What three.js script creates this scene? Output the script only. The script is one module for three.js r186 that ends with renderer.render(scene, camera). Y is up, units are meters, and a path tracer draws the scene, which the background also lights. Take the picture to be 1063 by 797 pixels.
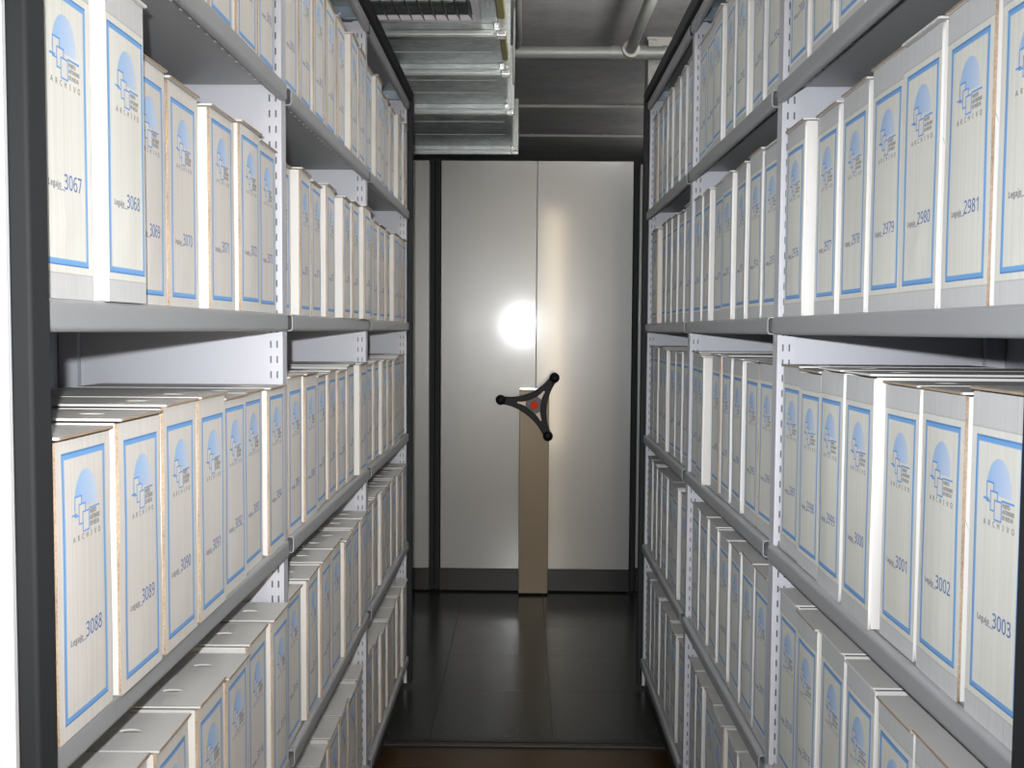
import * as THREE from 'three';
import { mergeGeometries } from 'three/addons/utils/BufferGeometryUtils.js';
import { RoundedBoxGeometry } from 'three/addons/geometries/RoundedBoxGeometry.js';
import { RectAreaLightUniformsLib } from 'three/addons/lights/RectAreaLightUniformsLib.js';

// ------------------------------------------------------------------ camera, light, exposure
const EYE = 1.425;                                       // lens height above the floor
const scene = new THREE.Scene();
scene.background = new THREE.Color(0x050505);
const camera = new THREE.PerspectiveCamera(2 * Math.atan(398.5 / 1043.3) * 180 / Math.PI, 1063 / 797, 0.02, 40);
camera.position.set(0, EYE, 0);
camera.rotation.order = 'YXZ';
camera.rotation.set(-0.0535, 0.0117, 0.0067);
const renderer = new THREE.WebGLRenderer({ antialias: true });
renderer.toneMapping = THREE.LinearToneMapping;
renderer.toneMappingExposure = 1.0;
renderer.shadowMap.enabled = true;
RectAreaLightUniformsLib.init();

// the camera's flash: a little left of and above the lens (read from the shadows of the left rubber strip and shelf lip)
// its beam: a wide spill and the brighter middle that the reflector throws
const FLASH = lin3(0.97, 0.98, 1.0);
function lin3(r, g, b) { return new THREE.Color().setRGB(r, g, b); }
for (const [power, angle, soft] of [[8.6, 0.80, 0.6], [9.5, 0.43, 1.0]]) {
  const f = new THREE.SpotLight(FLASH, power, 0, angle, soft, 2);
  f.position.set(-0.032, EYE + 0.056, 0.0);
  f.target.position.set(0.0, EYE - 0.16, -4);
  f.castShadow = true; f.shadow.mapSize.set(2048, 2048); f.shadow.camera.near = 0.1; f.shadow.radius = 0.4;
  scene.add(f, f.target);
}

// ------------------------------------------------------------------ helpers
let seed = 20240611;
const rnd = () => { seed = (seed + 0x6d2b79f5) | 0; let t = Math.imul(seed ^ (seed >>> 15), 1 | seed); t = (t + Math.imul(t ^ (t >>> 7), 61 | t)) ^ t; return ((t ^ (t >>> 14)) >>> 0) / 4294967296; };
const rr = (a, b) => a + (b - a) * rnd();
const names = new Map();
const numbered = (n) => { const k = names.get(n) || 0; names.set(n, k + 1); return k ? n + '_' + String(k).padStart(3, '0') : n; };
const lin = (r, g, b) => new THREE.Color().setRGB(r, g, b);
function box(w, h, d, x = 0, y = 0, z = 0) { const g = new THREE.BoxGeometry(w, h, d); g.translate(x, y, z); return g; }
function rbox(w, h, d, r, x = 0, y = 0, z = 0, seg = 2) { const g = new RoundedBoxGeometry(w, h, d, seg, r); g.translate(x, y, z); return g; }
const span = (x0, x1, y0, y1, z0, z1) => box(Math.abs(x1 - x0), Math.abs(y1 - y0), Math.abs(z1 - z0), (x0 + x1) / 2, (y0 + y1) / 2, (z0 + z1) / 2);
const merge = (list) => mergeGeometries(list.map((g) => { const n = g.index ? g.toNonIndexed() : g; for (const k of Object.keys(n.attributes)) if (!['position', 'normal', 'uv'].includes(k)) n.deleteAttribute(k); n.clearGroups(); return n; }), false);
function mesh(name, geo, mat, parent) {
  const m = new THREE.Mesh(Array.isArray(geo) ? merge(geo) : geo, mat);
  m.name = parent ? name : numbered(name); m.castShadow = m.receiveShadow = true;
  (parent || scene).add(m); return m;
}
function thing(name, label, category, x = 0, y = 0, z = 0, group) {
  const o = new THREE.Group(); o.name = numbered(name); o.position.set(x, y, z); scene.add(o);
  o.userData = { label, category }; if (group) o.userData.group = group; return o;
}
function struct(name, geo, mat, label, category) {
  const m = mesh(name, geo, mat); m.userData = { kind: 'structure', label, category }; return m;
}
function cyl(r, from, to, seg = 16, r2 = r) {
  const a = new THREE.Vector3(...from), b = new THREE.Vector3(...to), d = b.clone().sub(a);
  const g = new THREE.CylinderGeometry(r2, r, d.length(), seg);
  g.applyQuaternion(new THREE.Quaternion().setFromUnitVectors(new THREE.Vector3(0, 1, 0), d.clone().normalize()));
  g.translate((a.x + b.x) / 2, (a.y + b.y) / 2, (a.z + b.z) / 2); return g;
}

// ------------------------------------------------------------------ textures
function noiseGrid(n, cells) {                            // tiling value noise
  const v = new Float32Array(cells * cells); for (let i = 0; i < v.length; i++) v[i] = rnd();
  const out = new Float32Array(n * n), s = (t) => t * t * (3 - 2 * t);
  for (let y = 0; y < n; y++) for (let x = 0; x < n; x++) {
    const fx = x / n * cells, fy = y / n * cells, x0 = Math.floor(fx), y0 = Math.floor(fy), tx = s(fx - x0), ty = s(fy - y0);
    const g = (i, j) => v[((j + cells) % cells) * cells + (i + cells) % cells];
    out[y * n + x] = (g(x0, y0) * (1 - tx) + g(x0 + 1, y0) * tx) * (1 - ty) + (g(x0, y0 + 1) * (1 - tx) + g(x0 + 1, y0 + 1) * tx) * ty;
  }
  return out;
}
function fractal(n, list) { const out = new Float32Array(n * n); for (const [c, w] of list) { const g = noiseGrid(n, c); for (let i = 0; i < out.length; i++) out[i] += (g[i] - 0.5) * w; } return out; }
function texture(n, field, colour, srgb = true) {
  const d = new Uint8Array(n * n * 4);
  for (let i = 0; i < n * n; i++) { const c = colour(field[i], i % n, Math.floor(i / n)); for (let k = 0; k < 3; k++) d[i * 4 + k] = Math.max(0, Math.min(255, c[k])); d[i * 4 + 3] = 255; }
  const t = new THREE.DataTexture(d, n, n); t.wrapS = t.wrapT = THREE.RepeatWrapping; t.magFilter = THREE.LinearFilter; t.minFilter = THREE.LinearMipmapLinearFilter; t.generateMipmaps = true;
  if (srgb) t.colorSpace = THREE.SRGBColorSpace; t.needsUpdate = true; return t;
}
const speckle = fractal(512, [[4, 0.35], [16, 0.3], [64, 0.3], [256, 0.7]]);
const floorTex = texture(512, speckle, (v) => [54 + 14 * v, 56 + 14 * v, 53 + 14 * v]);
const floorRough = texture(512, fractal(512, [[6, 0.5], [24, 0.5], [128, 0.4]]), (v) => { const r = 255 * (0.24 + 0.05 * v); return [r, r, r]; }, false);
const concreteTex = texture(512, fractal(512, [[3, 0.5], [9, 0.5], [40, 0.35], [200, 0.25]]), (v) => [168 + 38 * v, 168 + 38 * v, 169 + 38 * v]);
const zincTex = texture(256, fractal(256, [[10, 0.5], [30, 0.7], [70, 0.6]]), (v) => [190 + 50 * v, 196 + 50 * v, 196 + 50 * v]);
const kraftTex = texture(256, fractal(256, [[6, 0.4], [60, 0.6], [128, 0.5]]), (v) => [170 + 44 * v, 149 + 42 * v, 127 + 38 * v]);
const waveBump = texture(256, fractal(256, [[3, 1.0], [5, 0.5]]), (v) => { const r = 128 + 110 * v; return [r, r, r]; }, false);

const M = {};
const std = (o) => new THREE.MeshStandardMaterial(o);
const phys = (o) => new THREE.MeshPhysicalMaterial(o);
M.greyPaint = std({ color: lin(0.54, 0.55, 0.60), roughness: 0.5 });
M.shelfPaint = std({ color: lin(0.36, 0.37, 0.385), roughness: 0.45 });
M.endPanel = std({ color: lin(0.74, 0.75, 0.78), roughness: 0.5 });
M.rubber = std({ color: lin(0.013, 0.0155, 0.018), roughness: 0.8 });
M.plinth = std({ color: lin(0.03, 0.031, 0.032), roughness: 0.45 });
M.zinc = std({ map: zincTex, metalness: 0.85, roughness: 0.36 });
M.bracketZinc = std({ color: lin(0.50, 0.60, 0.68), metalness: 0.8, roughness: 0.32 });
M.ductSheet = std({ map: zincTex, color: lin(0.88, 0.90, 0.90), metalness: 0.25, roughness: 0.4 });
M.clamp = std({ color: lin(0.86, 0.87, 0.88), metalness: 0.9, roughness: 0.25 });
M.pipe = std({ color: lin(0.30, 0.31, 0.30), metalness: 0.3, roughness: 0.5 });
M.whiteCard = std({ color: lin(0.64, 0.635, 0.62), roughness: 0.8 });
M.kraft = std({ map: kraftTex, roughness: 0.9 });
M.tapeEdge = std({ color: lin(0.76, 0.75, 0.73), roughness: 0.45 });
M.concrete = std({ map: concreteTex, roughness: 0.85 });
M.wall = std({ color: lin(0.50, 0.50, 0.48), roughness: 0.85 });
M.column = std({ color: lin(0.55, 0.53, 0.50), roughness: 0.8 });
M.tile = phys({ map: floorTex, roughnessMap: floorRough, roughness: 1, specularIntensity: 0.6 });
M.grout = std({ color: lin(0.045, 0.047, 0.046), roughness: 0.8 });
M.leaf = phys({ color: lin(0.43, 0.43, 0.42), metalness: 0.12, roughness: 0.33, clearcoat: 1.0, clearcoatRoughness: 0.10, bumpMap: waveBump, bumpScale: 0.0012 });
M.backPlinth = std({ color: lin(0.025, 0.025, 0.025), metalness: 0.3, roughness: 0.35 });
M.housing = std({ color: lin(0.18, 0.145, 0.10), metalness: 0.45, roughness: 0.4 });
M.blackPlastic = phys({ color: lin(0.007, 0.007, 0.008), roughness: 0.5, specularIntensity: 0.5 });
M.hubGrey = std({ color: lin(0.10, 0.105, 0.10), roughness: 0.45 });
M.hubPlate = std({ color: lin(0.22, 0.20, 0.17), metalness: 0.6, roughness: 0.35 });
M.red = phys({ color: lin(0.85, 0.04, 0.012), roughness: 0.6, specularIntensity: 0.4 });
M.brass = std({ color: lin(0.085, 0.045, 0.016), metalness: 0.6, roughness: 0.3 });
M.darkSteel = std({ color: lin(0.05, 0.048, 0.045), metalness: 0.6, roughness: 0.4 });
M.yellowFoam = std({ color: lin(0.42, 0.37, 0.18), roughness: 0.9 });
M.slotShade = std({ color: lin(0.14, 0.155, 0.19), metalness: 0.5, roughness: 0.55 });  // dark tone that puts shade into the post slots
M.louvre = std({ color: lin(0.16, 0.16, 0.15), roughness: 0.5 });
M.grilleWhite = std({ color: lin(0.72, 0.68, 0.72), roughness: 0.4 });

// ------------------------------------------------------------------ room shell
const ROOM = { x0: -3.2, x1: 3.2, z0: 1.0, z1: -9.6, top: 2.925 };
const floor = struct('floor', span(ROOM.x0 - 0.2, ROOM.x1 + 0.2, -0.12, -0.004, ROOM.z0 + 0.2, ROOM.z1 - 0.2), M.grout, 'dark grey polished tile floor of the aisle and cross corridor', 'floor');
{                                                          // single polished tiles, 43 cm
  const T = 0.43, tg = rbox(T - 0.0012, 0.012, T - 0.0012, 0.0006, 0, -0.006, 0, 1);
  const variants = [0, 1, 2, 3, 4, 5].map((k) => { const g = tg.clone(), p = g.attributes.position, uv = g.attributes.uv; for (let i = 0; i < p.count; i++) uv.setXY(i, p.getX(i) / 0.9 + k * 0.37, p.getZ(i) / 0.9 + k * 0.61); return g; });
  for (let iz = 0; iz < 16; iz++) for (let ix = -5; ix <= 5; ix++) {
    const zc = -(3.48 + T * (iz - 10) + T / 2), xc = -0.32 + T * ix + T / 2;
    if (zc < -5.75 || zc > 0.7) continue;
    if (Math.abs(zc + 3.31) < 0.33) continue;              // the rail trench takes this row
    if (Math.abs(zc + 1.30) < 0.30) continue;
    mesh('tile', variants[Math.floor(rnd() * 6)], M.tile, floor).position.set(xc, 0, zc);
  }
  // cut tiles on both sides of the two rail trenches
  const cut = (za, zb) => { for (let ix = -5; ix <= 5; ix++) { const g = rbox(T - 0.0012, 0.012, Math.abs(zb - za) - 0.0012, 0.0006, 0, -0.006, 0, 1), p = g.attributes.position, uv = g.attributes.uv; const o = rnd(); for (let i = 0; i < p.count; i++) uv.setXY(i, p.getX(i) / 0.9 + o, p.getZ(i) / 0.9 + o); mesh('cut_tile', g, M.tile, floor).position.set(-0.32 + T * ix + T / 2, 0, (za + zb) / 2); } };
  cut(-3.43, -3.48); cut(-3.05, -3.13);
  cut(-1.425, -1.76); cut(-0.90, -1.125);
}
struct('ceiling', span(ROOM.x0 - 0.2, ROOM.x1 + 0.2, ROOM.top, ROOM.top + 0.15, ROOM.z0 + 0.2, ROOM.z1 - 0.2), M.concrete, 'dark grey bare concrete ceiling above the shelving', 'ceiling');
{ const c = scene.getObjectByName('ceiling').geometry, p = c.attributes.position, uv = c.attributes.uv; for (let i = 0; i < p.count; i++) uv.setXY(i, p.getX(i) / 1.7, p.getZ(i) / 1.25); }
struct('wall_left', span(ROOM.x0 - 0.2, ROOM.x0, 0, ROOM.top, ROOM.z0 + 0.2, ROOM.z1 - 0.2), M.wall, 'plain grey wall left of the shelving', 'wall');
struct('wall_right', span(ROOM.x1, ROOM.x1 + 0.2, 0, ROOM.top, ROOM.z0 + 0.2, ROOM.z1 - 0.2), M.wall, 'plain grey wall right of the shelving', 'wall');
struct('wall_far', span(ROOM.x0, ROOM.x1, 0, ROOM.top, ROOM.z1 - 0.2, ROOM.z1), M.wall, 'plain grey wall behind the opposite shelving units', 'wall');
const DOOR = { x0: 0.27, x1: 0.56, y1: 2.86 };
struct('wall_rear', [span(ROOM.x0, DOOR.x0, 0, ROOM.top, ROOM.z0, ROOM.z0 + 0.2), span(DOOR.x1, ROOM.x1, 0, ROOM.top, ROOM.z0, ROOM.z0 + 0.2), span(DOOR.x0, DOOR.x1, DOOR.y1, ROOM.top, ROOM.z0, ROOM.z0 + 0.2)], M.wall, 'plain grey wall behind the photographer', 'wall');
{ // tall frosted door behind the photographer, lit from the warm room beyond: the yellow streak in the silver panel
  const door = new THREE.Group(); door.name = 'door_1'; door.position.set((DOOR.x0 + DOOR.x1) / 2, 0, ROOM.z0 + 0.10); scene.add(door);
  door.userData = { kind: 'structure', label: 'tall narrow frosted glass door glowing warm behind the photographer', category: 'door' };
  const w = DOOR.x1 - DOOR.x0;
  mesh('door_frame', [box(0.03, DOOR.y1, 0.06, -w / 2 + 0.015, DOOR.y1 / 2, 0), box(0.03, DOOR.y1, 0.06, w / 2 - 0.015, DOOR.y1 / 2, 0), box(w - 0.06, 0.03, 0.06, 0, DOOR.y1 - 0.015, 0), box(w - 0.06, 0.03, 0.06, 0, 0.015, 0)], M.darkSteel, door);
  mesh('frosted_pane', box(w - 0.06, DOOR.y1 - 0.06, 0.012, 0, DOOR.y1 / 2, 0.0), std({ color: lin(0.8, 0.75, 0.65), roughness: 0.6, emissive: lin(1, 0.80, 0.54), emissiveIntensity: 9.0 }), door);
  const l = new THREE.RectAreaLight(lin(1, 0.80, 0.54), 3.5, w - 0.06, DOOR.y1 - 0.06);
  l.position.set(door.position.x, DOOR.y1 / 2, ROOM.z0 + 0.085); l.lookAt(door.position.x, DOOR.y1 / 2, -5); scene.add(l);
}
// added fill lamps, unseen above the shelving: they brighten the concrete, which fills the aisle softly
for (const [x, y, z, len, power, label] of [[0.74, 2.44, -2.7, 2.4, 70, 'added unseen fill lamp above the right shelving unit'], [1.42, 2.50, -6.7, 2.4, 5.5, 'added unseen fill lamp beyond the pale column']]) {
  const w = 0.16, col = lin(1, 0.98, 0.93);
  const f = thing('added_uplighter', label, 'added_lamp', x, y, z, 'added unseen fill lamps');
  mesh('trough', [box(w + 0.03, 0.004, len + 0.03, 0, -0.03, 0), box(0.004, 0.05, len + 0.03, -w / 2 - 0.013, -0.007, 0), box(0.004, 0.05, len + 0.03, w / 2 + 0.013, -0.007, 0)], M.grilleWhite, f);
  mesh('tube', cyl(0.013, [0, -0.008, -len / 2], [0, -0.008, len / 2], 12), std({ color: lin(0.8, 0.8, 0.8), emissive: col, emissiveIntensity: 6 }), f);
  for (const dz of [-1, 1]) mesh('suspension_rod', cyl(0.004, [w / 2 + 0.008, -0.005, dz], [w / 2 + 0.008, ROOM.top - y, dz], 8), M.pipe, f);
  const l = new THREE.RectAreaLight(col, power, w, len); l.position.set(x, y + 0.022, z); l.rotation.x = Math.PI / 2; scene.add(l);
}

// ------------------------------------------------------------------ spine label atlas
const W_CELL = 168, H_CELL = 480, COLS = 12, ROWS = 4;
const atlases = [];
let cellCount = 0;
const PX = W_CELL / 0.126;                                 // pixels per metre in a cell
function drawLabel(ctx, ox, oy, num, right, w, h, jx, jy) {
  const sx = W_CELL / w, sy = H_CELL / h, X = (x) => ox + x * sx, Y = (y) => oy + H_CELL - y * sy;   // metres from the spine's lower left corner
  ctx.save(); ctx.beginPath(); ctx.rect(ox, oy, W_CELL, H_CELL); ctx.clip();
  ctx.fillStyle = right ? '#e6e6df' : '#dedad5'; ctx.fillRect(ox, oy, W_CELL, H_CELL);
  for (let x = 0; x < W_CELL; x += 3) { ctx.fillStyle = `rgba(${rnd() < 0.5 ? '255,255,255' : '150,140,125'},${0.05 + 0.07 * rnd()})`; ctx.fillRect(ox + x, oy, 1.4, H_CELL); }
  const fw = 0.098, fh = 0.266, fx = (w - fw) / 2 + jx, fy = (right === 'tall' ? h - fh - 0.046 : right ? 0.033 : 0.0155) + jy;
  if (right) {                                             // grey sealing tape across head and foot
    for (const [a, b] of [[fy + fh + 0.008, h + 0.01], [-0.01, fy - 0.008]]) {
      ctx.fillStyle = '#cfd0d1'; ctx.fillRect(ox, Y(b), W_CELL, Y(a) - Y(b));
      for (let k = 0; k < 40; k++) { ctx.fillStyle = `rgba(${rnd() < 0.5 ? '240,242,246' : '150,152,158'},${0.12 * rnd()})`; ctx.fillRect(ox + rnd() * W_CELL, Y(b), 1 + 2 * rnd(), Y(a) - Y(b)); }
      ctx.fillStyle = 'rgba(150,150,148,0.5)'; ctx.fillRect(ox, Y(a < fy ? b : a) - 1, W_CELL, 1.5);
    }
  }
  const bar = (x0, y0, x1, y1, c) => { ctx.fillStyle = c; ctx.fillRect(X(x0), Y(y1), X(x1) - X(x0), Y(y0) - Y(y1)); };
  const blue = '#79aee6', deep = '#4a80c4';
  bar(fx, fy, fx + 0.0052, fy + fh, blue); bar(fx + fw - 0.0052, fy, fx + fw, fy + fh, blue);
  bar(fx, fy + fh - 0.0064, fx + fw, fy + fh, blue); bar(fx, fy, fx + fw, fy + 0.0064, blue);
  bar(fx, fy + fh - 0.0016, fx + fw, fy + fh, deep); bar(fx, fy, fx + fw, fy + 0.0014, deep); bar(fx, fy, fx + 0.0012, fy + fh, '#6d93cf');
  // emblem: hatched dome, three stepped frames, horizon line
  const top = fy + fh, cx = fx + 0.051, base = top - 0.0575;
  ctx.save(); ctx.beginPath(); ctx.ellipse(X(cx), Y(base), 0.0265 * sx, 0.037 * sy, 0, Math.PI, 2 * Math.PI); ctx.clip();
  for (let k = 0; k < 60; k++) { const t = k / 60; ctx.fillStyle = `rgb(${132 + 70 * t},${180 + 36 * t},${236 + 6 * t})`; ctx.fillRect(X(cx - 0.0265) + t * 0.053 * sx, Y(base + 0.037), 0.053 * sx / 60 + 1, 0.038 * sy); }
  ctx.strokeStyle = 'rgba(225,235,245,0.55)'; ctx.lineWidth = 1; for (let k = 0; k < 26; k++) { const y = Y(base + 0.0015 * k); ctx.beginPath(); ctx.moveTo(X(cx - 0.03), y); ctx.lineTo(X(cx + 0.03), y); ctx.stroke(); }
  ctx.restore();
  ctx.strokeStyle = '#4b93e2'; ctx.fillStyle = '#e3e0da'; ctx.lineWidth = 2.0;
  for (const [a, b] of [[0.026, 0.046], [0.0345, 0.0545], [0.043, 0.063]]) { ctx.beginPath(); ctx.rect(X(fx + a), Y(top - b), 0.0145 * sx, 0.0195 * sy); ctx.fill(); ctx.stroke(); }
  ctx.lineWidth = 2.4; ctx.beginPath(); ctx.moveTo(X(fx + 0.0575), Y(base - 0.004)); ctx.lineTo(X(fx + 0.083), Y(base - 0.004)); ctx.moveTo(X(fx + 0.019), Y(base - 0.006)); ctx.lineTo(X(fx + 0.031), Y(base - 0.006)); ctx.stroke();
  ctx.fillStyle = '#55555c'; ctx.textBaseline = 'alphabetic'; ctx.textAlign = 'left';
  const line = (s, x, y, size, squeeze) => { ctx.save(); ctx.translate(X(x), Y(y)); ctx.scale(sx / sy * squeeze, 1); ctx.font = `bold ${size * sy}px sans-serif`; ctx.fillText(s, 0, 0); ctx.restore(); };
  line('PUERTO', fx + 0.0595, base - 0.0105, 0.0066, 0.62); line('AUTONOMO', fx + 0.0595, base - 0.0165, 0.0066, 0.62); line('DE HUELVA', fx + 0.0595, base - 0.0225, 0.0066, 0.62);
  ctx.fillStyle = '#4a4a50'; ctx.textAlign = 'center';
  'ARCHIVO'.split('').forEach((c, i) => { ctx.save(); ctx.translate(X(fx + 0.023 + i * 0.0098), Y(top - 0.0905)); ctx.scale(sx / sy, 1); ctx.font = `${0.0082 * sy}px sans-serif`; ctx.fillText(c, 0, 0); ctx.restore(); });
  // Legajo + number
  const ny = fy + 0.0745 + jy;
  ctx.textAlign = 'left'; ctx.fillStyle = '#74747c'; line('Legajo', fx + 0.0125, ny, 0.0086, 1.0);
  ctx.fillStyle = 'rgba(86,100,150,0.8)'; ctx.fillRect(X(fx + 0.034), Y(ny - 0.0008), 0.014 * sx, 1.2);
  ctx.save(); ctx.translate(X(fx + 0.0455), Y(ny)); ctx.scale(sx / sy * 0.84, 1); ctx.font = `${0.0215 * sy}px sans-serif`; ctx.fillStyle = '#3f62a6'; ctx.fillText(String(num), 0, 0); ctx.restore();
  ctx.restore();
}
function labelCell(num, right, w, h) {
  const a = Math.floor(cellCount / (COLS * ROWS)), i = cellCount % (COLS * ROWS); cellCount++;
  if (!atlases[a]) { const c = document.createElement('canvas'); c.width = 2048; c.height = 2048; const t = new THREE.CanvasTexture(c); t.colorSpace = THREE.SRGBColorSpace; t.anisotropy = 8; const ctx = c.getContext('2d'); ctx.fillStyle = '#e2dfd8'; ctx.fillRect(0, 0, 2048, 2048); atlases[a] = { c, ctx, t, m: std({ map: t, roughness: 0.62 }) }; }
  const ox = (i % COLS) * W_CELL, oy = Math.floor(i / COLS) * H_CELL;
  drawLabel(atlases[a].ctx, ox, oy, num, right, w, h, rr(-0.002, 0.002), rr(-0.002, 0.002));
  const e = 1.2;
  return { m: atlases[a].m, u0: (ox + e) / 2048, u1: (ox + W_CELL - e) / 2048, v0: 1 - (oy + H_CELL - e) / 2048, v1: 1 - (oy + e) / 2048 };
}

// ------------------------------------------------------------------ archive box (spine faces +z, reads along +x, depth towards -z)
const BOXD = 0.345;
const shared = new Map();
const once = (key, make) => { if (!shared.has(key)) shared.set(key, make()); return shared.get(key); };
function lidGeometry(w, d) {
  const s = new THREE.Shape(); const f = 0.0035;
  s.moveTo(-w / 2, -f); for (let i = 1; i < 8; i++) s.lineTo(-w / 2 + w * i / 8, -f + 0.0008 * Math.sin(i * 2.1)); s.lineTo(w / 2, -f); s.lineTo(w / 2, d); s.lineTo(-w / 2, d); s.closePath();
  const hole = new THREE.Path(); hole.absellipse(0, 0.055, 0.0065, 0.0145, 0, Math.PI * 2, true); s.holes.push(hole);
  const g = new THREE.ExtrudeGeometry(s, { depth: 0.0028, bevelEnabled: false, curveSegments: 10 });
  g.rotateX(-Math.PI / 2); return g;                       // shape y -> -z, thickness -> +y
}
function makeBox(num, tall, w, h, bulge, gap, label, group) {
  const o = thing('archive_box', label, 'archive box', 0, 0, 0, group);
  const wk = Math.round(w * 1000), hk = Math.round(h * 1000);
  mesh('body', once('b' + wk + hk, () => rbox(w - 0.003, h - 0.014, BOXD - 0.005, 0.0012, 0, (h - 0.014) / 2, -BOXD / 2 - 0.0012, 1)), M.whiteCard, o);
  mesh('lid', once('l' + wk + '_' + hk, () => { const g = lidGeometry(w, BOXD - 0.002); g.translate(0, h - 0.003, 0); return g; }), M.whiteCard, o);
  mesh('lid_edge', once('e' + wk + '_' + hk, () => { const g = rbox(w - 0.001, 0.0028, 0.0014, 0.0005, 0, h - 0.0016, 0.0042, 1); const p = g.attributes.position; for (let i = 0; i < p.count; i++) p.setZ(i, p.getZ(i) + 0.0006 * Math.sin(p.getX(i) * 150)); return g; }), !tall || rnd() < 0.45 ? M.kraft : M.tapeEdge, o);
  // lid flaps folded down over both sides
  for (const s of [-1, 1]) {
    const fl = once('f' + wk + hk + s, () => {
      const sh = new THREE.Shape(), H = h - 0.005; sh.moveTo(-0.0037, H); sh.lineTo(-0.0037, H * 0.60); sh.lineTo(-0.007, H * 0.572); sh.lineTo(-0.04, H * 0.565); sh.lineTo(-BOXD + 0.03, H * 0.56); sh.lineTo(-BOXD + 0.012, H * 0.60); sh.lineTo(-BOXD + 0.006, H); sh.closePath();
      const g = new THREE.ExtrudeGeometry(sh, { depth: 0.002, bevelEnabled: false }); g.rotateY(-Math.PI / 2);   // x -> z
      g.translate(s > 0 ? w / 2 + 0.0004 : -w / 2 + 0.0016, 0, 0); return g;
    });
    mesh('side_flap', fl, M.whiteCard, o);
  }
  // spine panel: slightly bowed face with print, raw board edge around it
  const top = h - 0.0035 - gap, c = labelCell(num, tall, w, h), nx = 6, ny = 18, pos = [], uv = [], idx = [];
  const dentX = rr(-0.004, 0.008), dentY = (tall === 'tall' ? 0.075 : tall ? 0.075 : 0.057) + rr(-0.004, 0.004), dent = rr(0.0012, 0.0034), skew = rr(-0.001, 0.001);
  for (let j = 0; j <= ny; j++) for (let i = 0; i <= nx; i++) {
    const u = i / nx, v = j / ny, x = (u - 0.5) * w, y = v * top;
    let z = bulge * Math.sin(Math.PI * Math.pow(u, 0.9)) * Math.sin(Math.PI * (0.08 + 0.84 * v)) + skew * (u - 0.5) * Math.sin(v * 7);
    z += dent * Math.exp(-(((x - dentX) / 0.007) ** 2 + ((y - dentY) / 0.016) ** 2));
    pos.push(x, y, z); uv.push(c.u0 + (c.u1 - c.u0) * u, c.v0 + (c.v1 - c.v0) * v * top / h);
    if (i < nx && j < ny) { const a = j * (nx + 1) + i, b = a + 1, d = a + nx + 1; idx.push(a, b, d + 1, a, d + 1, d); }
  }
  const g = new THREE.BufferGeometry(); g.setAttribute('position', new THREE.Float32BufferAttribute(pos, 3)); g.setAttribute('uv', new THREE.Float32BufferAttribute(uv, 2)); g.setIndex(idx); g.computeVertexNormals();
  const sp = mesh('spine', g, c.m, o);
  // rim strips follow the face outline
  const rim = [], ring = []; for (let i = 0; i <= nx; i++) ring.push(i); for (let j = 1; j <= ny; j++) ring.push(j * (nx + 1) + nx); for (let i = nx - 1; i >= 0; i--) ring.push(ny * (nx + 1) + i); for (let j = ny - 1; j >= 0; j--) ring.push(j * (nx + 1));
  const ri = [], ruv = [];
  ring.forEach((k, n) => { const x = pos[k * 3], y = pos[k * 3 + 1], z = pos[k * 3 + 2]; rim.push(x, y, z, x * 0.995, y, -0.0036); ruv.push(n * 0.12, 0, n * 0.12, 0.04); if (n < ring.length - 1) { const a = n * 2; ri.push(a, a + 1, a + 3, a, a + 3, a + 2); } });
  const e = new THREE.BufferGeometry(); e.setAttribute('position', new THREE.Float32BufferAttribute(rim, 3)); e.setAttribute('uv', new THREE.Float32BufferAttribute(ruv, 2)); e.setIndex(ri); e.computeVertexNormals();
  mesh('board_edge', e, tall ? (rnd() < 0.12 ? M.kraft : M.tapeEdge) : M.kraft, sp);
  return o;
}

// ------------------------------------------------------------------ mobile shelving unit
const LEVEL = [1.867, 1.4365, 1.0037, 0.5769, 0.122];      // middle of the shelf lips, top shelf first
const TOPLIP = 2.285, UNITTOP = 2.345, DEPTH = 0.43, POSTW = 0.034, NEAR = 0.903;
function lipGeometry(len) {
  const prof = (hw, hh, r) => { const s = new THREE.Shape(); s.moveTo(-hw + r, -hh); s.lineTo(hw - r, -hh); s.quadraticCurveTo(hw, -hh, hw, -hh + r); s.lineTo(hw, hh - r); s.quadraticCurveTo(hw, hh, hw - r, hh); s.lineTo(-hw + r, hh); s.quadraticCurveTo(-hw, hh, -hw, hh - r); s.lineTo(-hw, -hh + r); s.quadraticCurveTo(-hw, -hh, -hw + r, -hh); return s; };
  const s = prof(0.0085, 0.0165, 0.0075), h = prof(0.0068, 0.0148, 0.006); s.holes.push(h);
  return new THREE.ExtrudeGeometry(s, { depth: len, bevelEnabled: false, curveSegments: 6 });
}
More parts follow.
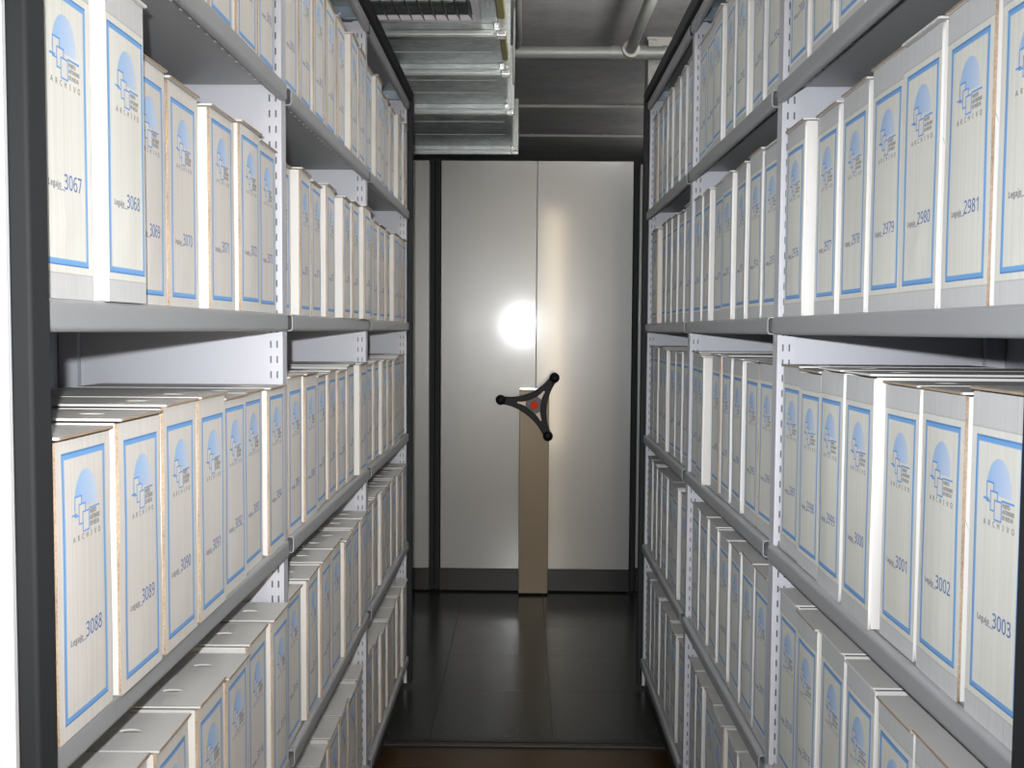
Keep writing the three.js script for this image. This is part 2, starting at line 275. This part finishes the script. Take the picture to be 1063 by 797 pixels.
function makeUnit(s, plane, label) {                       // s = -1 left, +1 right; local x = s * inward distance, z = -(distance from near end)
  const o = thing('mobile_shelving_unit', label, 'shelving unit', s * plane, 0, -NEAR, 'mobile shelving units either side of the aisle');
  const X = (l) => s * l;
  const postGeo = (() => {
    const sh = new THREE.Shape(); const y0 = 0.108, y1 = 2.30; sh.moveTo(0, y0); sh.lineTo(0.036, y0); sh.lineTo(0.036, y1); sh.lineTo(0, y1); sh.closePath();
    for (let y = y0 + 0.02; y < y1 - 0.02; y += 0.0288) for (const c of [0.0105, 0.0225]) { const h = new THREE.Path(); h.moveTo(c - 0.0016, y - 0.0066); h.lineTo(c - 0.0016, y + 0.0066); h.lineTo(c + 0.0016, y + 0.0066); h.lineTo(c + 0.0016, y - 0.0066); h.closePath(); sh.holes.push(h); }
    let g = new THREE.ExtrudeGeometry(sh, { depth: 0.0015, bevelEnabled: false });
    if (s < 0) { g.rotateY(Math.PI); g.translate(0, 0, 0.0015); }
    g.translate(0, 0, -0.0015);
    const far = g.clone(); far.translate(0, 0, -POSTW + 0.0015);
    const H = y1 - y0, ym = (y0 + y1) / 2;
    return merge([g, box(0.0015, H, POSTW - 0.003, X(0.00075), ym, -POSTW / 2), far, box(0.0015, H, POSTW - 0.003, X(0.03525), ym, -POSTW / 2)]);
  })();
  for (let i = 0; i < 4; i++) {
    const z = -i;
    mesh('post', postGeo, M.greyPaint, o).position.z = z;
    mesh('dark_slot_backing', box(0.031, 2.18, 0.024, X(0.0182), 1.204, z - 0.017), M.slotShade, o);  // filler bar added behind the slots, coloured dark so they look shaded
    mesh('rear_post', box(0.036, 2.19, POSTW, X(DEPTH - 0.02), 1.204, z - POSTW / 2), M.greyPaint, o);
    mesh('side_panel', span(X(0.0365), X(DEPTH - 0.039), 0.108, 2.30, z - 0.013, z - 0.015), M.greyPaint, o);
    mesh('roof_bracket', [span(X(0.02), X(0.13), 2.302, 2.340, z + 0.004, z + 0.001), span(X(0.02), X(0.13), 2.302, 2.304, z + 0.001, z + 0.022), cyl(0.005, [X(0.075), 2.322, z + 0.004], [X(0.075), 2.322, z + 0.009], 8)], M.bracketZinc, o);
  }
  mesh('back_panel', span(X(DEPTH), X(DEPTH + 0.004), 0.108, UNITTOP, 0, -3 - POSTW), M.greyPaint, o);
  const lipG = lipGeometry(1 - POSTW - 0.004), boardG = span(X(0.006), X(DEPTH - 0.004), -0.003, 0, -0.0005, -(1 - POSTW - 0.004));
  const lugG = []; for (let k = 0; k < 23; k++) { const g = new THREE.SphereGeometry(1, 8, 5); g.scale(0.0058, 0.0022, 0.0032); g.translate(X(0.034), -0.0035, -0.04 - k * 0.04); lugG.push(g); }
  const lugs = merge(lugG);
  [TOPLIP, ...LEVEL].forEach((y, r) => {
    for (let b = 0; b < 3; b++) {
      const z = -b - POSTW - 0.002, by = r === 0 ? UNITTOP - 0.004 : y + 0.0165;
      const sh = mesh('shelf', boardG, M.shelfPaint, o); sh.position.set(0, by, z);
      const lip = mesh('shelf_lip', lipG, M.shelfPaint, sh); lip.position.set(X(-0.0025), y - by, -(1 - POSTW - 0.004));
      if (r < 2) mesh('embossed_lugs', lugs, M.greyPaint, sh);
      if (r) mesh('rear_stop', span(X(DEPTH - 0.022), X(DEPTH - 0.006), 0.0005, 0.02, -0.002, -(1 - POSTW - 0.006)), M.greyPaint, sh);
    }
  });
  mesh('end_panel', span(X(0.001), X(DEPTH + 0.03), 0.015, UNITTOP - 0.002, 0.0025, 0.014), M.endPanel, o);
  mesh('end_panel', span(X(0.001), X(DEPTH + 0.03), 0.015, UNITTOP - 0.002, -3 - POSTW - 0.0025, -3 - POSTW - 0.014), M.endPanel, o);
  for (const z of [-0.0045, -3 - POSTW + 0.0045 - 0.009])    // upright rubber buffers at both ends, and the one along the roof edge
    mesh('rubber_strip', rbox(0.020, UNITTOP - 0.02, 0.037, 0.004, X(-0.0105), 0.02 + (UNITTOP - 0.02) / 2, z, 2), M.rubber, o);
  mesh('roof_rubber_strip', rbox(0.020, 0.042, 3.05 - 0.03, 0.004, X(-0.0105), UNITTOP - 0.021, -1.517, 2), M.rubber, o);
  mesh('roof', span(X(0), X(DEPTH + 0.03), UNITTOP - 0.0035, UNITTOP, 0.014, -3 - POSTW - 0.014), M.shelfPaint, o);
  mesh('plinth', span(X(0.012), X(DEPTH), 0.012, 0.106, -0.002, -3 - POSTW + 0.002), M.plinth, o);
  return o;
}
makeUnit(-1, 0.458, 'grey metal shelving unit left of the aisle, full of boxes 3046 to 3150');
makeUnit(1, 0.478, 'grey metal shelving unit right of the aisle, full of boxes 2941 to 3045');

// ------------------------------------------------------------------ the archive boxes on the shelves
// how far each spine stands forward of the post fronts (mm) and how far it is turned (degrees), nearest box first
const LEFT = {
  A: [[-6, -4, -6, -8, -5, -3, -6], [-6, -6, -4, -5, -4, 8, 6], [-6, 6, -4, -8, -6, 6, 10]],
  B: [[0, 12, -13, -17, -5, 0, -6], [-22, -8, -12, -4, 11, 11, 20], [-4, -6, -4, -2, 8, 4, 2]],
  C: [[14, 19, 18, 17, 10, 2, 8], [0, 4, -2, -2, -4, -3, 8], [-6, -3, 4, 4, 6, 0, -2]],
  D: [[-6, 0, 4, 12, 10, 6, 12], [-4, 6, 8, 4, 12, 6, 8], [-6, -4, 2, -2, 0, 4, 6]],
  E: [[-4, 0, -2, 2, 0, 4, 2], [-4, -2, 0, 0, 0, -2, -4], [-6, -4, 2, 4, 0, 2, 8]],
};
const RIGHT = {
  A: [[-12, -10, -8, -10, -12, -8, -6], [-8, -8, -4, -6, -2, -8, -12], [-10, -8, -9, -7, -9, -12, -9]],
  B: [[-15, -14, -13, -22, -23, -21, -5], [-7, -7, -6, -3, -9, -2, -5], [-8, -7, -6, -7, -8, 4, -10]],
  C: [[2, 1, -3, 7, 3, -3, -7], [-6, -8, -6, -8, -8, 8, -6], [-8, -6, -7, 2, -6, -4, -8]],
  D: [[-4, -2, -6, -7, -8, -6, -10], [-4, -6, -7, -8, -8, -9, -10], [-8, 0, -6, -4, -5, -7, -8]],
  E: [[-8, -6, -7, -8, -5, -8, -10], [-6, -7, -8, -2, -8, -4, -8], [-8, -2, -6, -7, -4, -7, -8]],
};
const ORD = ['first', 'second', 'third', 'fourth', 'fifth', 'sixth', 'last'], ROWN = ['top shelf', 'second shelf down', 'middle shelf', 'fourth shelf down', 'bottom shelf'], BAYN = ['near bay', 'middle bay', 'far bay'];
const corners = (d, f, w, a) => { const c = Math.cos(a), s = Math.sin(a), D = BOXD + 0.004, q = 0.001; return [[d, f], [d + (w + q) * c, f + (w + q) * s], [d + (w + q) * c - D * s, f + (w + q) * s + D * c], [d - D * s, f + D * c]]; };
function apart(P, Q) {
  for (const [A] of [[P], [Q]]) for (let i = 0; i < 2; i++) {
    const e = [A[i + 1][0] - A[i][0], A[i + 1][1] - A[i][1]], n = [-e[1], e[0]], pr = (R) => R.map((p) => p[0] * n[0] + p[1] * n[1]);
    const a = pr(P), b = pr(Q); if (Math.max(...a) < Math.min(...b) || Math.max(...b) < Math.min(...a)) return true;
  }
  return false;
}
function fillBay(s, plane, table, r, b) {
  const letter = 'ABCDE'[r], fwd = table[letter][b], start = b + POSTW + 0.004, room = 1 - POSTW - 0.010, n = 7;
  const ws = [], yaw = [], tall = [], hs = [];
  for (let k = 0; k < n; k++) {
    const odd = s < 0 && r === 1 && b === 0 && k < 2;
    ws.push(odd && k === 1 ? 0.106 : [0.120, 0.122, 0.124][Math.floor(rnd() * 3)]);
    tall.push(s > 0 ? true : odd ? 'tall' : false); hs.push(s > 0 ? [0.341, 0.345, 0.349][Math.floor(rnd() * 3)] : odd ? 0.345 : [0.300, 0.306, 0.311][Math.floor(rnd() * 3)]);
    yaw.push((s < 0 && b === 0 && (r === 2 || r === 1) ? rr(-0.1, 0.9) : b === 0 ? rr(0.0, 1.2) : rr(0.4, 3.0)) * Math.PI / 180);
  }
  yaw[0] *= b ? 0.25 : 0.05;
  let d;
  for (let tries = 0; ; tries++) {
    d = []; let cur = 0;
    for (let k = 0; k < n; k++) {
      if (!k) { cur = Math.max(0.001, (BOXD + 0.004) * Math.sin(Math.max(0, yaw[0]))); }
      else { cur = d[k - 1] + ws[k - 1] * 0.9; while (!apart(corners(d[k - 1], -fwd[k - 1] / 1000, ws[k - 1], yaw[k - 1]), corners(cur, -fwd[k] / 1000, ws[k], yaw[k]))) cur += 0.0008; }
      d.push(cur);
    }
    const last = corners(d[n - 1], 0, ws[n - 1], yaw[n - 1]); const end = Math.max(...last.map((p) => p[0])), free = room - end;
    if (free < 0.012) { for (let k = 0; k < n; k++) yaw[k] *= 0.75; if (tries > 12) throw new Error('bay too full'); continue; }
    const parts = ws.map((_, k) => (k ? rr(0.3, 0.8) : 0.05)); parts.push(0.5); const sum = parts.reduce((a, c) => a + c); let acc = 0;
    for (let k = 0; k < n; k++) { acc += free * parts[k] / sum; d[k] += acc; }
    break;
  }
  for (let k = 0; k < n; k++) {
    const num = s < 0 ? 3046 + 21 * r + 7 * b + k : 2941 + 21 * r + (2 - b) * 7 + (6 - k);
    const label = `white archive box ${num}, ${ORD[k]} from the camera, ${ROWN[r]}, ${BAYN[b]}, ${s < 0 ? 'left' : 'right'} unit`;
    const o = makeBox(num, tall[k], ws[k], hs[k], rr(-0.0005, 0.0026), rr(0, 0.0035), label, 'archive boxes on the shelving');
    const c = Math.cos(yaw[k]), si = Math.sin(yaw[k]), dd = start + d[k] + ws[k] / 2 * c, ll = -fwd[k] / 1000 + ws[k] / 2 * si;
    o.position.set(s * (plane + ll), LEVEL[r] + 0.0168, -(NEAR + dd));
    o.rotation.y = -s * (Math.PI / 2 + yaw[k]);
  }
}
for (let r = 0; r < 5; r++) for (let b = 0; b < 3; b++) { fillBay(-1, 0.458, LEFT, r, b); fillBay(1, 0.478, RIGHT, r, b); }
for (const a of atlases) a.t.needsUpdate = true;

// ------------------------------------------------------------------ units across the corridor
const ZB = -5.40;
function backUnit(x0, x1, label, leaves) {
  const w = x1 - x0, o = thing('opposite_shelving_unit', label, 'shelving unit', (x0 + x1) / 2, 0, ZB, 'closed shelving units across the corridor');
  const top = 2.327;
  mesh('carcass', box(w - 0.06, top - 0.15, 3.0, 0, 0.13 + (top - 0.15) / 2, -1.54), M.greyPaint, o);
  mesh('plinth', span(-w / 2 + 0.028, w / 2 - 0.028, 0.010, 0.128, -0.006, -3.0), M.backPlinth, o);
  for (let i = 0; i < leaves; i++) {
    const lw = (w - 0.06) / leaves, g = rbox(lw - 0.0025, top - 0.134, 0.022, 0.002, 0, 0, 0, 2), p = g.attributes.position, uv = g.attributes.uv;
    for (let k = 0; k < p.count; k++) uv.setXY(k, p.getX(k) / 0.9 + i * 0.4, p.getY(k) / 0.9);
    const m = mesh('end_panel', g, M.leaf, o); m.position.set(-w / 2 + 0.03 + lw * (i + 0.5), 0.131 + (top - 0.134) / 2, -0.011);
    if (leaves > 1) m.rotation.y = i ? 0.006 : -0.001;
  }
  for (const s of [-1, 1]) mesh('rubber_strip', rbox(0.027, top - 0.015, 0.05, 0.004, s * (w / 2 - 0.0137), 0.015 + (top - 0.015) / 2, -0.016, 2), M.rubber, o);
  return o;
}
const centre = backUnit(-0.478, 0.608, 'silver closed shelving unit with the black hand wheel facing the aisle', 2);
backUnit(-1.53, -0.4795, 'silver closed shelving unit left of the hand wheel unit', 1);
{
  // drive column and three-armed wheel on the seam
  const cx = 0.0575 - 0.065, hx = 0.056 - 0.065;
  mesh('drive_housing', rbox(0.158, 1.098, 0.055, 0.003, cx, 0.010 + 0.549, 0.0285, 2), M.housing, centre);
  mesh('housing_cap', rbox(0.160, 0.010, 0.057, 0.002, cx, 1.113, 0.0285, 1), M.clamp, centre);
  const wheel = new THREE.Group(); wheel.name = 'hand_wheel'; wheel.position.set(hx, 1.032, 0.115); centre.add(wheel);
  const A = [54, 171.5, -66].map((d) => d * Math.PI / 180), R = 0.155, tipW = 0.017;
  const outline = (R, tip, c) => {
    const s = new THREE.Shape(); const pt = (a, r, o) => [Math.cos(a) * r - Math.sin(a) * o, Math.sin(a) * r + Math.cos(a) * o];
    A.forEach((a, i) => {
      const n = A[(i + 1) % 3] + (i === 2 ? Math.PI * 2 : 0) , an = i === 1 ? A[2] + 2 * Math.PI : n, mid = (a + an) / 2;
      const p0 = pt(a, R, -tip), p1 = pt(a, R, tip), p2 = pt(an, R, -tip);
      if (!i) s.moveTo(...p0); s.lineTo(...p1);
      s.bezierCurveTo(...pt(a, R * 0.45, tip * 1.2), ...pt(an, R * 0.45, -tip * 1.2), ...p2);
    });
    s.closePath(); return s;
  };
  const outer = outline(R, tipW), inner = outline(R * 0.66, 0.009);
  const ip = inner.getPoints(16); outer.holes.push(new THREE.Path(ip.map((p) => p.clone().multiplyScalar(0.92)).reverse()));
  const g = new THREE.ExtrudeGeometry(outer, { depth: 0.020, bevelEnabled: true, bevelThickness: 0.006, bevelSize: 0.004, bevelSegments: 3, curveSegments: 20 }); g.translate(0, 0, -0.012);
  mesh('spoke_frame', g, M.blackPlastic, wheel);
  const wg = new THREE.ExtrudeGeometry(outline(R * 0.72, 0.014), { depth: 0.008, bevelEnabled: false, curveSegments: 16 }); wg.translate(0, 0, -0.010);
  mesh('web', wg, M.hubPlate, wheel);
  mesh('hub', [cyl(0.046, [0, 0, -0.002], [0, 0, 0.012], 32, 0.043), cyl(0.030, [0, 0, 0.012], [0, 0, 0.017], 32)], M.hubGrey, wheel);
  mesh('red_button', cyl(0.021, [0, 0, 0.017], [0, 0, 0.024], 28, 0.019), M.red, wheel);
  mesh('shaft', cyl(0.018, [0, 0, -0.06], [0, 0, -0.01], 20), M.darkSteel, wheel);
  for (const a of A) { const s = new THREE.SphereGeometry(0.027, 24, 16); s.translate(Math.cos(a) * 0.179, Math.sin(a) * 0.179, 0.006); mesh('ball_knob', s, M.blackPlastic, wheel); }
}
{ // filler strip and concrete column right of it
  const f = thing('filler_panel', 'narrow grey filler panel beside the right rubber strip of the hand wheel unit', 'panel', 0.7, 0, ZB - 0.02);
  mesh('panel', rbox(0.176, 2.17, 0.02, 0.002, 0, 0.14 + 1.085, 0, 1), M.leaf, f); mesh('plinth', box(0.17, 0.12, 0.05, 0, 0.07, -0.03), M.backPlinth, f);
  const c = struct('column', rbox(0.50, ROOM.top, 0.14, 0.006, 0.623 + 0.25, ROOM.top / 2, -5.225 - 0.07, 2), M.column, 'pale plastered column right of the corridor, behind the iron pipe', 'column');
  mesh('corner_bead', [box(0.022, ROOM.top - 0.01, 0.022, 0.634, ROOM.top / 2, -5.224), box(0.05, 0.014, 0.03, 0.64, ROOM.top - 0.012, -5.220)], M.wall, c);
}

// ------------------------------------------------------------------ floor rails
for (const [zc, where] of [[-3.28, 'crossing the aisle under the far bays'], [-1.275, 'crossing the aisle under the near bays']]) {
  const t = thing('floor_rail', 'dark steel and brass floor rail ' + where, 'rail', 0, 0, zc, 'floor rails for the mobile shelving');
  mesh('edge_strip', box(4.6, 0.010, 0.028, 0, 0.001, -0.134), M.darkSteel, t);
  mesh('edge_strip', box(4.6, 0.010, 0.028, 0, 0.001, 0.134), M.darkSteel, t);
  mesh('running_rail', rbox(4.6, 0.014, 0.024, 0.003, 0, 0.003, -0.090, 2), M.darkSteel, t);
  mesh('cover_plate', rbox(4.6, 0.008, 0.16, 0.002, 0, 0.0, 0.012, 1), M.brass, t);
}

// ------------------------------------------------------------------ ceiling services
{
  const duct = thing('ventilation_duct', 'galvanised rectangular air duct with flanged joints under the ceiling on the left', 'duct', -0.50, 2.47, -4.6);
  duct.rotation.y = -0.012;
  const w = 0.83, h = 0.235, F = [2.74, 3.50, 4.02, 4.725, 5.79], local = (Z) => -(Z - 4.6);
  for (let i = 0; i < F.length - 1; i++) {
    const z0 = local(F[i]) - 0.012, z1 = local(F[i + 1]) + 0.012, zm = (z0 + z1) / 2, L = z0 - z1;
    const bottom = i ? [span(-w / 2, w / 2, 0, 0.0012, z0, z1)] : [span(-w / 2, w / 2, 0, 0.0012, z0, local(2.815)), span(-w / 2, w / 2, 0, 0.0012, local(3.41), z1), span(-w / 2, -0.37, 0, 0.0012, local(2.815), local(3.41)), span(0.35, w / 2, 0, 0.0012, local(2.815), local(3.41))];   // the first section is cut open for the grille
    mesh('duct_section', [...bottom, span(-w / 2, w / 2, h - 0.0012, h, z0, z1), span(-w / 2, -w / 2 + 0.0012, 0.0012, h - 0.0012, z0, z1), span(w / 2 - 0.0012, w / 2, 0.0012, h - 0.0012, z0, z1)], M.ductSheet, duct);
    for (const q of [0.36, 0.68]) mesh('stiffening_bead', rbox(w - 0.06, 0.005, 0.012, 0.0022, 0, -0.0010, z0 - L * q, 2), M.ductSheet, duct);
  }
  for (const Z of F) {
    const z = local(Z);
    const fr = (zz) => [box(w + 0.06, 0.044, 0.003, 0, -0.022, zz), box(w + 0.06, 0.032, 0.003, 0, h + 0.016, zz), box(0.030, h, 0.003, -w / 2 - 0.015, h / 2, zz), box(0.030, h, 0.003, w / 2 + 0.015, h / 2, zz)];
    const f = mesh('flange', [...fr(z - 0.0035), ...fr(z + 0.0035), box(w - 0.02, 0.004, 0.034, 0, -0.0455, z), rbox(w - 0.02, 0.020, 0.016, 0.004, 0, -0.034, z + 0.013, 2)], M.zinc, duct);
    for (const s of [-1, 1]) mesh('corner_clamp', [rbox(0.034, 0.020, 0.040, 0.004, s * (w / 2 + 0.012), -0.037, z, 2), rbox(0.020, 0.018, 0.022, 0.004, s * (w / 2 - 0.004), -0.010, z + 0.012, 2), cyl(0.006, [s * (w / 2 + 0.016), -0.02, z + 0.014], [s * (w / 2 + 0.016), -0.02, z + 0.030], 6)], M.clamp, f);
  }
  mesh('sealing_foam', [rbox(0.026, 0.06, 0.70, 0.006, w / 2 + 0.0135, 0.035, local(3.12), 2), rbox(0.022, 0.05, 0.47, 0.006, w / 2 + 0.0115, 0.03, local(3.76), 2)], M.yellowFoam, duct);
  for (const Z of [3.2, 4.35]) mesh('hanger_rod', cyl(0.005, [w / 2 + 0.036, 0.0, local(Z)], [w / 2 + 0.036, 0.45, local(Z)], 8), M.pipe, duct);
  const g0 = 2.80, g1 = 3.425;
  const gr = mesh('louvre_grille', [span(-0.36, 0.34, -0.016, 0, local(g0), local(g0 + 0.022)), span(-0.36, 0.34, -0.016, 0, local(g1), local(g1 - 0.022)), span(-0.385, -0.36, -0.016, 0, local(g0), local(g1)), span(0.34, 0.365, -0.016, 0, local(g0), local(g1))], M.grilleWhite, duct);
  for (let k = 0; k < 18; k++) { const b = mesh('louvre', box(0.0024, 0.026, g1 - g0 - 0.046), M.louvre, gr); b.position.set(-0.345 + k * 0.0396, -0.008, local((g0 + g1) / 2)); b.rotation.z = 0.55; }
}
{
  const p = thing('iron_pipe', 'thick grey iron pipe crossing below the ceiling with a tee fitting', 'pipe', 0.3, 2.78, -4.99);
  mesh('main_pipe', cyl(0.030, [-1.2, 0, 0], [1.6, 0, 0], 20), M.pipe, p);
  mesh('coupling', [cyl(0.036, [0.115, 0, 0], [0.135, 0, 0], 20), cyl(0.034, [0.135, 0, 0], [0.27, 0, 0], 20), cyl(0.036, [0.27, 0, 0], [0.285, 0, 0], 20)], M.pipe, p);
  mesh('coupling', cyl(0.035, [0.365, 0, 0], [0.385, 0, 0], 20), M.pipe, p);
  const tee = mesh('tee_socket', cyl(0.036, [0.205, 0.0, 0.005], [0.207, 0.005, 0.055], 20, 0.042), M.column, p);
  mesh('branch_pipe', cyl(0.026, [0.205, 0.002, 0.04], [0.255, 0.06, 3.6], 20), M.pipe, p);
}
{
  const p = thing('thin_conduit', 'thin grey conduit running beside the duct and bending towards it', 'pipe', -0.033, 2.79, -4.935);
  const path = new THREE.CatmullRomCurve3([new THREE.Vector3(0, 0.01, 3.4), new THREE.Vector3(0, 0.005, 0.5), new THREE.Vector3(0, 0, 0.10), new THREE.Vector3(-0.004, -0.002, 0.03), new THREE.Vector3(-0.03, -0.003, 0.0), new THREE.Vector3(-0.12, -0.003, -0.004)]);
  mesh('conduit_tube', new THREE.TubeGeometry(path, 60, 0.013, 10), M.pipe, p);
  mesh('coupling', [cyl(0.018, [0, 0.006, 0.70], [0, 0.006, 0.74], 12), box(0.05, 0.012, 0.02, 0, 0.006, 0.72)], M.pipe, p);
}
for (const [z, n] of [[-6.76, 'nearer'], [-7.77, 'farther']]) {
  const p = thing('ceiling_conduit', n + ' of the two pale straight conduits across the concrete ceiling', 'pipe', 0.3, ROOM.top - 0.014, z, 'straight ceiling conduits');
  mesh('conduit_tube', cyl(0.011, [-2.4, 0, 0], [2.4, 0, 0], 12), M.column, p);
  for (const x of [-0.2, 0.35]) mesh('pipe_clip', box(0.02, 0.016, 0.034, x + (n === 'nearer' ? 0.02 : -0.05), 0.004, 0), M.column, p);
}
renderer.render(scene, camera);
